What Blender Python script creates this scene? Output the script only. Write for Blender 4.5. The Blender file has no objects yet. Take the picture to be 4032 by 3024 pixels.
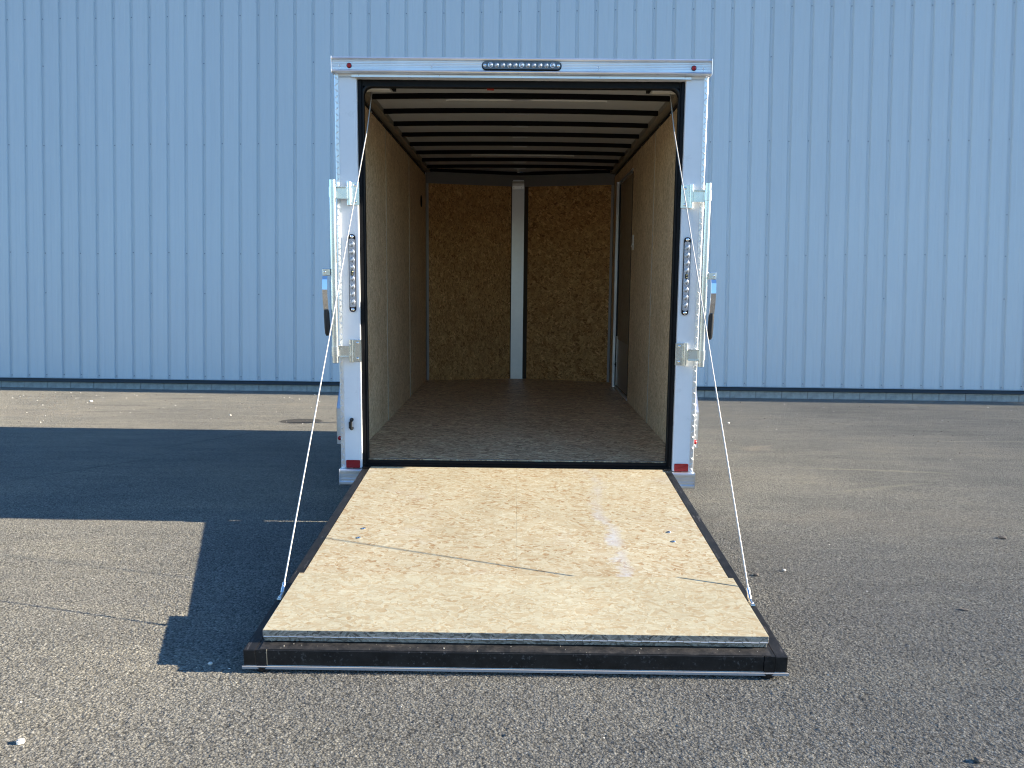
import bpy, bmesh, math, random
import numpy as np
from mathutils import Vector, Matrix
R = random.Random(7)
SC = bpy.context.scene
COL = SC.collection

# ------------------------------------------------------------------ camera
cam = bpy.data.cameras.new('camera')
cam.sensor_width = 36.0
cam.lens = 36 * 3115 / 4032
cam.clip_start = 0.05
cam.clip_end = 2000
co = bpy.data.objects.new('camera', cam)
COL.objects.link(co)
_r = Vector((0.99991529, 0.00767967, 0.01050886))
_u = Vector((-0.0107962, 0.03838429, 0.99920473))
_b = Vector((0.00727019, -0.99923354, 0.03846395))
co.matrix_world = Matrix(((_r.x, _u.x, _b.x, -0.0003), (_r.y, _u.y, _b.y, -4.1282),
                          (_r.z, _u.z, _b.z, 0.8998), (0, 0, 0, 1)))
SC.camera = co

# ------------------------------------------------------------------ sky, sun, exposure
SUN = Vector((1.0, -0.052, 0.3566)).normalized()
w = bpy.data.worlds.new('World')
SC.world = w
w.use_nodes = True
nt = w.node_tree
nt.nodes.clear()
sky = nt.nodes.new('ShaderNodeTexSky')
sky.sky_type = 'NISHITA'
sky.sun_disc = False
sky.sun_elevation = math.asin(SUN.z)
sky.sun_rotation = math.atan2(SUN.x, SUN.y)
sky.altitude = 200
sky.air_density = 1.0
sky.dust_density = 0.1
sky.ozone_density = 1.6
bg = nt.nodes.new('ShaderNodeBackground')
bg.inputs['Strength'].default_value = 0.086
wo = nt.nodes.new('ShaderNodeOutputWorld')
tint = nt.nodes.new('ShaderNodeMix')      # white balance of the sky light
tint.data_type = 'RGBA'
tint.blend_type = 'MULTIPLY'
tint.inputs['Factor'].default_value = 1.0
tint.inputs[7].default_value = (0.66, 0.94, 1.27, 1)
nt.links.new(sky.outputs[0], tint.inputs[6])
nt.links.new(tint.outputs[2], bg.inputs[0])
nt.links.new(bg.outputs[0], wo.inputs[0])
sl = bpy.data.lights.new('sun', 'SUN')
sl.energy = 5.0
sl.angle = math.radians(0.5)
sl.color = (1.0, 0.88, 0.71)
so = bpy.data.objects.new('sun', sl)
COL.objects.link(so)
so.rotation_euler = SUN.to_track_quat('Z', 'Y').to_euler()
so.location = (20, 0, 9)
vs = SC.view_settings
vs.view_transform = 'Standard'
vs.look = 'None'
vs.exposure = 1.5
vs.gamma = 1.0
vs.use_curve_mapping = False
SC.cycles.max_bounces = 10
SC.cycles.diffuse_bounces = 6
SC.cycles.use_denoising = True
SC.cycles.filter_width = 1.15

# ------------------------------------------------------------------ node helper
class NM:
    """small helper to write materials"""
    def __init__(s, name):
        s.m = bpy.data.materials.new(name)
        s.m.use_nodes = True
        s.t = s.m.node_tree
        s.b = s.t.nodes['Principled BSDF']
        s.tc = s.t.nodes.new('ShaderNodeTexCoord')
        s.P = s.tc.outputs['Object']
    def n(s, kind, **kw):
        x = s.t.nodes.new('ShaderNode' + kind)
        for k, v in kw.items():
            if hasattr(x, k) and not k.startswith('i_'):
                setattr(x, k, v)
        return x
    def put(s, sock, v):
        if v is None:
            return
        if hasattr(v, 'links'):
            s.t.links.new(v, sock)
        else:
            sock.default_value = v
    def mapping(s, vec, scale=(1, 1, 1), rot=(0, 0, 0), loc=(0, 0, 0)):
        x = s.n('Mapping')
        s.put(x.inputs['Vector'], vec)
        x.inputs['Scale'].default_value = scale
        x.inputs['Rotation'].default_value = rot
        x.inputs['Location'].default_value = loc
        return x.outputs[0]
    def noise(s, vec, scale, detail=2, rough=0.5, dist=0.0, color=False):
        x = s.n('TexNoise')
        s.put(x.inputs['Vector'], vec)
        x.inputs['Scale'].default_value = scale
        x.inputs['Detail'].default_value = detail
        x.inputs['Roughness'].default_value = rough
        x.inputs['Distortion'].default_value = dist
        return x.outputs['Color' if color else 'Fac']
    def vor(s, vec, scale, out='Color', feature='F1', rnd=1.0):
        x = s.n('TexVoronoi', feature=feature)
        s.put(x.inputs['Vector'], vec)
        x.inputs['Scale'].default_value = scale
        x.inputs['Randomness'].default_value = rnd
        return x.outputs[out]
    def ramp(s, fac, stops, interp='LINEAR'):
        x = s.n('ValToRGB')
        x.color_ramp.interpolation = interp
        e = x.color_ramp.elements
        while len(e) < len(stops):
            e.new(0.5)
        for i, (p, c) in enumerate(stops):
            e[i].position = p
            e[i].color = (*c, 1) if len(c) == 3 else c
        s.put(x.inputs[0], fac)
        return x.outputs[0]
    def math(s, op, a, b=None, c=None, clamp=False):
        x = s.n('Math', operation=op)
        x.use_clamp = clamp
        s.put(x.inputs[0], a)
        s.put(x.inputs[1], b)
        s.put(x.inputs[2], c)
        return x.outputs[0]
    def mix(s, fac, a, b, mode='MIX'):
        x = s.n('Mix', data_type='RGBA', blend_type=mode)
        s.put(x.inputs['Factor'], fac)
        ins = [i for i in x.inputs if i.type == 'RGBA']
        for sock, v in zip(ins, (a, b)):
            if isinstance(v, tuple) and len(v) == 3:
                v = (*v, 1)
            s.put(sock, v)
        return [o for o in x.outputs if o.type == 'RGBA'][0]
    def sep(s, v):
        x = s.n('SeparateXYZ')
        s.put(x.inputs[0], v)
        return x.outputs
    def comb(s, a, b, c):
        x = s.n('CombineXYZ')
        for k, v in enumerate((a, b, c)):
            s.put(x.inputs[k], v)
        return x.outputs[0]
    def bump(s, h, strength, dist=0.01, normal=None):
        x = s.n('Bump')
        x.inputs['Strength'].default_value = strength
        x.inputs['Distance'].default_value = dist
        s.put(x.inputs['Height'], h)
        if normal is not None:
            s.put(x.inputs['Normal'], normal)
        return x.outputs[0]
    def fin(s, col, rough=0.5, metal=0.0, normal=None, spec=None, coat=None):
        if isinstance(col, tuple) and len(col) == 3:
            col = (*col, 1)
        s.put(s.b.inputs['Base Color'], col)
        s.put(s.b.inputs['Roughness'], rough)
        s.put(s.b.inputs['Metallic'], metal)
        s.put(s.b.inputs['Normal'], normal)
        s.put(s.b.inputs['Specular IOR Level'], spec)
        s.put(s.b.inputs['Coat Weight'], coat)
        return s.m

M = {}
# --- asphalt
def m_asphalt():
    a = NM('asphalt')
    P = a.P
    st = a.vor(P, 135, 'Color')
    sd = a.vor(P, 135, 'Distance')
    st2 = a.vor(a.mapping(P, (1, 1, 1), (0, 0, 0.7), (3, 1, 0)), 230, 'Color')
    v1 = a.sep(st)[0]
    v2 = a.sep(st2)[1]
    fine = a.noise(P, 160, 4, 0.75)
    big = a.noise(P, 0.55, 5, 0.6)
    mid = a.noise(a.mapping(P, (0.6, 2.2, 1)), 2.2, 5, 0.65)
    base = a.ramp(v1, [(0.0, (0.070, 0.067, 0.059)), (0.45, (0.188, 0.180, 0.156)), (0.8, (0.348, 0.334, 0.283)), (1.0, (0.640, 0.614, 0.524))])
    base = a.mix(0.45, base, a.ramp(v2, [(0.0, (0.063, 0.060, 0.052)), (0.6, (0.236, 0.227, 0.194)), (1.0, (0.613, 0.586, 0.497))]))
    base = a.mix(0.5, base, a.ramp(fine, [(0.33, (0.070, 0.067, 0.059)), (0.5, (0.236, 0.227, 0.194)), (0.68, (0.557, 0.536, 0.450))]))
    # pitted binder between the stones
    pit = a.ramp(sd, [(0.45, (1, 1, 1)), (0.85, (0.45, 0.45, 0.45))])
    base = a.mix(1.0, base, pit, 'MULTIPLY')
    # broad wear: greyer traffic lanes, dusty patches
    wear = a.ramp(big, [(0.3, (0.80, 0.81, 0.83)), (0.5, (1, 1, 1)), (0.7, (1.16, 1.13, 1.08))])
    base = a.mix(1.0, base, wear, 'MULTIPLY')
    wear2 = a.ramp(mid, [(0.3, (0.86, 0.86, 0.87)), (0.5, (1, 1, 1)), (0.72, (1.15, 1.13, 1.08))])
    base = a.mix(1.0, base, wear2, 'MULTIPLY')
    X, Y, Z = a.sep(P)
    # dusty tyre scuffs, long thin pale smears across the far lot
    def scuff(x0, y0, ln, wd, ang, amp, col):
        nonlocal base
        q = a.mapping(P, (1, 1, 1), (0, 0, 0), (-x0, -y0, 0))
        r = a.n('VectorRotate', rotation_type='Z_AXIS')
        a.put(r.inputs['Vector'], q)
        r.inputs['Angle'].default_value = -ang
        qx, qy, qz = a.sep(r.outputs[0])
        wob = a.math('MULTIPLY', a.math('SUBTRACT', a.noise(q, 1.4, 3), 0.5), wd * 6)
        dy = a.math('DIVIDE', a.math('ABSOLUTE', a.math('ADD', qy, wob)), wd)
        dx = a.math('POWER', a.math('DIVIDE', a.math('ABSOLUTE', qx), ln), 4)
        f = a.math('SUBTRACT', 1.0, a.math('ADD', dy, dx), clamp=True)
        f = a.math('MULTIPLY', f, a.math('MULTIPLY', a.noise(q, 14, 4, 0.7), 1.5), clamp=True)
        f = a.math('MULTIPLY', f, amp)
        base = a.mix(f, base, col)
    tan = (0.34, 0.29, 0.22)
    dark = (0.035, 0.032, 0.030)
    scuff(2.18, 2.92, 0.28, 0.10, 0.7, 0.55, tan)
    scuff(2.7, 1.80, 0.6, 0.05, -0.15, 0.6, (0.40, 0.37, 0.27))
    scuff(2.45, 1.12, 0.5, 0.05, 0.4, 0.5, (0.38, 0.36, 0.26))
    scuff(4.6, 3.5, 0.9, 0.06, 0.02, 0.5, (0.38, 0.36, 0.27))
    scuff(1.9, 0.2, 1.1, 0.25, 0.0, 0.28, (0.32, 0.28, 0.21))
    scuff(3.2, 4.4, 0.6, 0.04, 0.05, 0.4, tan)
    scuff(-4.9, 5.4, 0.5, 0.035, 0.12, 0.75, dark)
    scuff(-5.4, 6.2, 0.7, 0.03, 0.02, 0.6, dark)
    scuff(-4.2, 5.7, 0.6, 0.04, 0.04, 0.45, dark)
    scuff(-5.0, 7.3, 0.6, 0.04, 0.04, 0.5, dark)
    scuff(-3.2, 6.5, 1.2, 0.10, 0.05, 0.3, (0.36, 0.31, 0.24))
    scuff(-6.0, 5.2, 1.6, 0.25, 0.03, 0.25, (0.36, 0.31, 0.24))
    scuff(-3.1, 1.5, 0.75, 0.012, 1.1, 0.8, dark)
    scuff(-2.83, 3.0, 0.9, 0.014, 1.2, 0.8, dark)
    scuff(-2.4, 2.35, 0.5, 0.02, -0.03, 0.35, tan)
    # round dark patch left of the trailer
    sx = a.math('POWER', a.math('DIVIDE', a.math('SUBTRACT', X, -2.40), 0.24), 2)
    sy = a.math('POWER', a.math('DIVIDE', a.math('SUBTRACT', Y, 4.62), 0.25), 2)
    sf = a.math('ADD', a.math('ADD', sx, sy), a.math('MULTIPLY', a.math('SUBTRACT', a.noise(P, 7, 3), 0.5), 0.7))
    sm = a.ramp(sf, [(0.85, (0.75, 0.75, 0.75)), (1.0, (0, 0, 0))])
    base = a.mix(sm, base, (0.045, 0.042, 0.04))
    h = a.math('ADD', a.math('MULTIPLY', a.math('SUBTRACT', 1.0, sd), 0.8), a.math('MULTIPLY', fine, 1.1))
    h = a.math('ADD', h, a.math('MULTIPLY', v1, 0.9))
    nr = a.bump(h, 0.9, 0.007)
    a.b.inputs['Diffuse Roughness'].default_value = 1.0
    return a.fin(base, a.ramp(v2, [(0, (0.62,) * 3), (1, (0.9,) * 3)]), 0, nr, 0.12)
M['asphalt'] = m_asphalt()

STAIN = []
for _x, _s in ((0.355, 0.03), (0.415, 0.29), (0.350, 0.55), (0.378, 0.79), (0.405, 0.90), (0.393, 1.07), (0.395, 1.20), (0.402, 1.31)):
    STAIN.append((_s / 1.5, (_x,) * 3))
# --- strand board: flakes in several layers
def m_osb(name, stops, along='x', size=1.0, tint=None, stain=False, rough=0.7, contrast=1.0, streak=1.0, aniso=4.0):
    a = NM(name)
    P = a.P
    if along == 'z':
        x, y, z = a.sep(P)
        P = a.comb(z, a.math('ADD', x, y), 0.0)
    elif along == 'xz':
        x, y, z = a.sep(P)
        P = a.comb(x, z, a.math('MULTIPLY', y, 0.3))
    wob = a.n('VectorMath', operation='MULTIPLY_ADD')
    a.put(wob.inputs[0], a.noise(P, 22 / size, 2, 0.5, color=True))
    wob.inputs[1].default_value = (0.030 * size,) * 3
    a.put(wob.inputs[2], P)
    wo2 = a.n('VectorMath', operation='MULTIPLY_ADD')
    a.put(wo2.inputs[0], a.noise(P, 120 / size, 2, 0.6, color=True))
    wo2.inputs[1].default_value = (0.007 * size,) * 3
    a.put(wo2.inputs[2], wob.outputs[0])
    Q = wo2.outputs[0]
    lay = []
    for k, (ang, sc) in enumerate(((0.12, 1.0), (-0.38, 0.85), (0.62, 1.1), (-0.85, 1.25))):
        q = a.mapping(a.mapping(Q, (1, 1, 1), (0, 0, ang), (k * 3.7, k * 1.3, 0)), (18 / size * sc, 18 * aniso / size * sc / streak, 1))
        lay.append(a.sep(a.vor(q, 1.0, 'Color'))[k % 3])
    m1 = a.ramp(a.noise(P, 34 / size, 2), [(0.47, (0, 0, 0)), (0.53, (1, 1, 1))])
    m2 = a.ramp(a.noise(a.mapping(P, (1, 1, 1), (0, 0, 0), (5, 3, 1)), 27 / size, 2), [(0.5, (0, 0, 0)), (0.55, (1, 1, 1))])
    m3 = a.ramp(a.noise(a.mapping(P, (1, 1, 1), (0, 0, 0), (1, 8, 2)), 30 / size, 2), [(0.55, (0, 0, 0)), (0.6, (1, 1, 1))])
    v = a.mix(m1, a.comb(lay[0], lay[0], lay[0]), a.comb(lay[1], lay[1], lay[1]))
    v = a.mix(m2, v, a.comb(lay[2], lay[2], lay[2]))
    v = a.mix(m3, v, a.comb(lay[3], lay[3], lay[3]))
    fac = a.sep(v)[0]
    fac = a.math('ADD', a.math('MULTIPLY', a.math('SUBTRACT', fac, 0.5), contrast), 0.5)
    base = a.ramp(fac, stops)
    grain = a.noise(a.mapping(Q, (12, 220, 1)), 1.0, 3, 0.6)
    base = a.mix(1.0, base, a.ramp(grain, [(0.25, (0.85, 0.85, 0.85)), (0.7, (1.09, 1.09, 1.09))]), 'MULTIPLY')
    bigv = a.noise(P, 2.3, 4, 0.6)
    base = a.mix(1.0, base, a.ramp(bigv, [(0.3, (0.90, 0.89, 0.87)), (0.7, (1.07, 1.07, 1.07))]), 'MULTIPLY')
    if stain:
        X, Y, Z = a.sep(a.P)
        yn = a.math('DIVIDE', Y, -1.5)
        cr = a.ramp(yn, STAIN)
        cx = a.math('SUBTRACT', X, a.sep(cr)[0])
        cx = a.math('ADD', cx, a.math('MULTIPLY', a.math('SUBTRACT', a.noise(a.P, 9, 4, 0.7), 0.5), 0.13))
        d = a.math('DIVIDE', a.math('ABSOLUTE', cx), 0.036)
        f = a.math('SUBTRACT', 1.0, d, clamp=True)
        f = a.math('MULTIPLY', a.math('POWER', f, 0.7), a.ramp(a.noise(a.P, 9, 4, 0.65), [(0.36, (0.1, 0.1, 0.1)), (0.6, (1, 1, 1))]))
        f = a.math('MULTIPLY', f, a.ramp(yn, [(0.0, (0.25,) * 3), (0.5, (0.55,) * 3), (0.7, (1,) * 3), (0.88, (1,) * 3), (0.93, (0,) * 3)]))
        base = a.mix(a.math('MULTIPLY', f, 0.7), base, (0.50, 0.53, 0.59))
        f2 = a.ramp(a.noise(a.mapping(a.P, (1, 1, 1), (0, 0, 0), (9, 0, 0)), 1.6, 4, 0.7), [(0.56, (0, 0, 0)), (0.75, (0.35, 0.35, 0.35))])
        base = a.mix(f2, base, (0.50, 0.48, 0.46))
    nr = a.bump(a.math('ADD', fac, a.math('MULTIPLY', grain, 0.4)), 0.25, 0.002)
    return a.fin(base, rough, 0, nr, 0.3)
M['osb_ramp'] = m_osb('strand_board_ramp', [(0.0, (0.238, 0.134, 0.056)), (0.07, (0.356, 0.233, 0.117)), (0.2, (0.450, 0.352, 0.210)), (0.55, (0.495, 0.426, 0.280)), (0.85, (0.540, 0.486, 0.336)), (1.0, (0.614, 0.576, 0.429))], size=0.8, aniso=3.6, stain=True, contrast=0.88)  # the ramp deck's own board colours
M['osb_flap'] = m_osb('strand_board_flap', [(0.0, (0.240, 0.138, 0.058)), (0.07, (0.360, 0.240, 0.121)), (0.2, (0.455, 0.362, 0.217)), (0.55, (0.500, 0.439, 0.290)), (0.85, (0.545, 0.500, 0.348)), (1.0, (0.620, 0.592, 0.444))], size=0.8, aniso=3.6, contrast=0.72)
M['osb_edge'] = m_osb('strand_board_edge', [(0.0, (0.12, 0.10, 0.08)), (0.4, (0.30, 0.26, 0.21)), (1.0, (0.52, 0.46, 0.38))], along='xz', size=0.8, aniso=9)
M['osb_nose'] = m_osb('strand_board_nose', [(0.0, (0.250, 0.113, 0.030)), (0.15, (0.421, 0.209, 0.065)), (0.5, (0.562, 0.307, 0.109)), (0.85, (0.686, 0.404, 0.158)), (1.0, (0.874, 0.538, 0.232))], along='z', size=0.7, aniso=2.6)
M['osb_side'] = m_osb('plywood_side', [(0.0, (0.510, 0.342, 0.186)), (0.3, (0.664, 0.462, 0.272)), (0.7, (0.773, 0.566, 0.344)), (1.0, (0.900, 0.701, 0.445))], along='z', size=0.8, aniso=7.0, contrast=1.25)
M['osb_floor'] = m_osb('strand_board_floor', [(0.0, (0.217, 0.121, 0.062)), (0.25, (0.457, 0.282, 0.162)), (0.7, (0.718, 0.488, 0.292)), (1.0, (0.900, 0.780, 0.486))], along='x', size=1.2, rough=0.5, aniso=7, contrast=0.95)

def m_metal(name, col, rough, scr=0.1, axis='x', bumps=0.03, metal=1.0):
    a = NM(name)
    sc = {'x': (3, 260, 260), 'z': (200, 200, 3), 'n': (30, 30, 30)}[axis]
    g = a.noise(a.mapping(a.P, sc), 1.0, 4, 0.6)
    sm = a.noise(a.P, 6, 4, 0.6)
    r = a.math('ADD', a.math('MULTIPLY', a.math('SUBTRACT', g, 0.5), scr), a.math('ADD', rough, a.math('MULTIPLY', a.math('SUBTRACT', sm, 0.5), scr)))
    c = a.mix(1.0, col, a.ramp(sm, [(0.3, (0.9, 0.9, 0.9)), (0.7, (1.05, 1.05, 1.05))]), 'MULTIPLY')
    return a.fin(c, r, metal, a.bump(g, bumps, 0.002))
M['alum'] = m_metal('brushed_aluminium', (0.88, 0.89, 0.90), 0.34, 0.12, 'x', 0.03, 0.85)
M['alum_dull'] = m_metal('dull_aluminium', (0.74, 0.73, 0.71), 0.45, 0.15, 'z')
M['galv'] = m_metal('zinc_plated_steel', (0.80, 0.82, 0.80), 0.26, 0.2, 'n')
M['plate'] = m_metal('diamond_plate_aluminium', (0.86, 0.87, 0.88), 0.34, 0.1, 'n', 0.03, 0.85)
M['grey_steel'] = m_metal('grey_primer_steel', (0.20, 0.18, 0.16), 0.6, 0.1, 'n', 0.05, 0.0)

def m_plain(name, col, rough=0.5, metal=0.0, var=0.06, nscale=8, bump=0.03, spec=None, coat=None):
    a = NM(name)
    n = a.noise(a.P, nscale, 5, 0.65)
    f = a.noise(a.P, nscale * 30, 3, 0.6)
    c = a.mix(1.0, col, a.ramp(n, [(0.3, (1 - var,) * 3), (0.7, (1 + var,) * 3)]), 'MULTIPLY')
    r = a.math('ADD', rough, a.math('MULTIPLY', a.math('SUBTRACT', n, 0.5), 0.2))
    return a.fin(c, r, metal, a.bump(f, bump, 0.002), spec, coat)
M['white'] = m_plain('white_painted_skin', (0.82, 0.84, 0.86), 0.3, var=0.03, bump=0.01)
M['cable'] = m_plain('galvanised_cable', (0.62, 0.60, 0.56), 0.45, metal=0.25, var=0.1, nscale=200, bump=0.3)
M['black'] = m_plain('black_enamel', (0.006, 0.006, 0.007), 0.45, var=0.3, bump=0.08, spec=0.18)
M['bow'] = m_plain('black_roof_bow', (0.006, 0.006, 0.006), 0.8, var=0.2, spec=0.1)
M['rubber'] = m_plain('black_rubber', (0.010, 0.011, 0.013), 0.42, var=0.2, bump=0.05, spec=0.35)
M['dark_gap'] = m_plain('dark_interior_gap', (0.02, 0.017, 0.014), 0.9)
M['roof_skin'] = m_plain('roof_skin_underside', (0.50, 0.50, 0.49), 0.55, var=0.05, nscale=3)
M['nose_trim'] = m_plain('grey_cove_trim', (0.20, 0.19, 0.18), 0.5, var=0.06)
M['beam'] = m_plain('galvanised_roof_beam', (0.30, 0.26, 0.20), 0.45, metal=0.4, var=0.12)
M['concrete'] = m_plain('concrete_block', (0.36, 0.37, 0.34), 0.9, var=0.28, nscale=9, bump=0.4)
M['base_trim'] = m_plain('dark_base_flashing', (0.018, 0.022, 0.024), 0.35, var=0.1)
M['grip'] = m_plain('black_grip', (0.012, 0.012, 0.013), 0.45)
M['stone_w'] = m_plain('pale_stone', (0.72, 0.68, 0.60), 0.8, var=0.15, nscale=40, bump=0.3)
M['stone_d'] = m_plain('dark_stone', (0.14, 0.12, 0.10), 0.85, var=0.2, nscale=40, bump=0.3)
M['tyre'] = m_plain('tyre_rubber', (0.02, 0.02, 0.021), 0.75)
M['plug'] = m_plain('black_plug', (0.01, 0.01, 0.01), 0.3)
M['contact'] = m_plain('brass_contact', (0.85, 0.75, 0.40), 0.2, metal=1.0)
M['off_white'] = m_plain('off_white_plastic', (0.72, 0.70, 0.64), 0.4, var=0.03)
M['kick'] = m_plain('scuffed_kick_plate', (0.38, 0.38, 0.37), 0.4, metal=0.8, var=0.1)

def m_wallpanel():
    a = NM('painted_ribbed_steel')
    info = a.n('ObjectInfo')
    n = a.noise(a.mapping(a.P, (1, 1, 0.25)), 0.9, 4, 0.6)
    fine = a.noise(a.P, 260, 2)
    c = a.mix(1.0, (0.575, 0.64, 0.665), a.ramp(n, [(0.3, (0.965, 0.97, 0.975)), (0.7, (1.03, 1.03, 1.025))]), 'MULTIPLY')
    c = a.mix(1.0, c, a.ramp(info.outputs['Random'], [(0, (0.975, 0.978, 0.98)), (1, (1.02, 1.02, 1.02))]), 'MULTIPLY')
    # rain runs and dirt near the foot
    X, Y, Z = a.sep(a.P)
    run = a.noise(a.mapping(a.P, (30, 1, 0.8)), 1.0, 4, 0.6)
    c = a.mix(a.math('MULTIPLY', a.ramp(run, [(0.5, (0, 0, 0)), (0.75, (1, 1, 1))]), 0.10), c, (0.30, 0.33, 0.36))
    low = a.math('MULTIPLY', a.math('SUBTRACT', 1.0, a.math('DIVIDE', Z, 0.25), clamp=True), 0.22)
    c = a.mix(low, c, (0.28, 0.27, 0.24))
    wav = a.noise(a.mapping(a.P, (1.5, 1, 0.7)), 1.6, 2)
    nr = a.bump(wav, 0.35, 0.02)
    nr = a.bump(fine, 0.06, 0.001, nr)
    return a.fin(c, 0.36, 0.0, nr, 0.5)
M['panel'] = m_wallpanel()

def m_red(name, col, rough=0.12, pat=0, coat=1.0):
    a = NM(name)
    if pat:
        v = a.vor(a.P, pat, 'Distance')
        nr = a.bump(v, 0.5, 0.002)
    else:
        nr = a.bump(a.noise(a.P, 300, 2), 0.2, 0.001)
    return a.fin(col, rough, 0, nr, 0.35, coat)
M['red'] = m_red('red_reflector', (0.30, 0.003, 0.006), 0.4, 700, 0.1)
M['red_lens'] = m_red('red_marker_lens', (0.45, 0.004, 0.010), 0.2, 500, 0.4)
M['lens_body'] = m_red('smoked_lens_body', (0.10, 0.115, 0.13), 0.10, 300)
M['lens_clear'] = m_red('clear_lens_body', (0.36, 0.38, 0.42), 0.10, 140)
def m_lens():
    a = NM('clear_led_optic')
    n = a.noise(a.P, 120, 3)
    return a.fin(a.ramp(n, [(0.38, (0.22, 0.24, 0.27)), (0.6, (0.85, 0.86, 0.88))]), 0.18, 0.5, a.bump(n, 1.0, 0.006), 0.6, 0.6)
M['lens'] = m_lens()
M['chrome'] = m_metal('chrome', (0.9, 0.9, 0.9), 0.08, 0.04, 'n', 0.02)

def m_scratch():
    a = NM('scuffed_black_steel')
    n = a.noise(a.P, 5, 5, 0.7)
    s = a.noise(a.mapping(a.P, (90, 9, 90), (0, 0, 0.5)), 1.0, 4, 0.7)
    f = a.math('MULTIPLY', a.ramp(s, [(0.57, (0, 0, 0)), (0.68, (1, 1, 1))]), a.ramp(n, [(0.45, (0, 0, 0)), (0.65, (0.8, 0.8, 0.8))]))
    dust = a.ramp(a.noise(a.P, 14, 5, 0.7), [(0.35, (0.007, 0.0075, 0.008)), (0.75, (0.030, 0.028, 0.027))])
    c = a.mix(f, dust, (0.20, 0.19, 0.19))
    return a.fin(c, a.math('ADD', 0.33, a.math('MULTIPLY', n, 0.3)), 0, a.bump(n, 0.1, 0.004), 0.3)
M['frame'] = m_scratch()
def m_dirty():
    a = NM('gritty_black_ledge')
    n = a.noise(a.P, 26, 6, 0.75)
    c = a.ramp(n, [(0.4, (0.012, 0.012, 0.012)), (0.62, (0.05, 0.045, 0.04)), (0.75, (0.22, 0.19, 0.14))])
    return a.fin(c, 0.6, 0, a.bump(n, 0.5, 0.004))
M['ledge'] = m_dirty()

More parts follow.
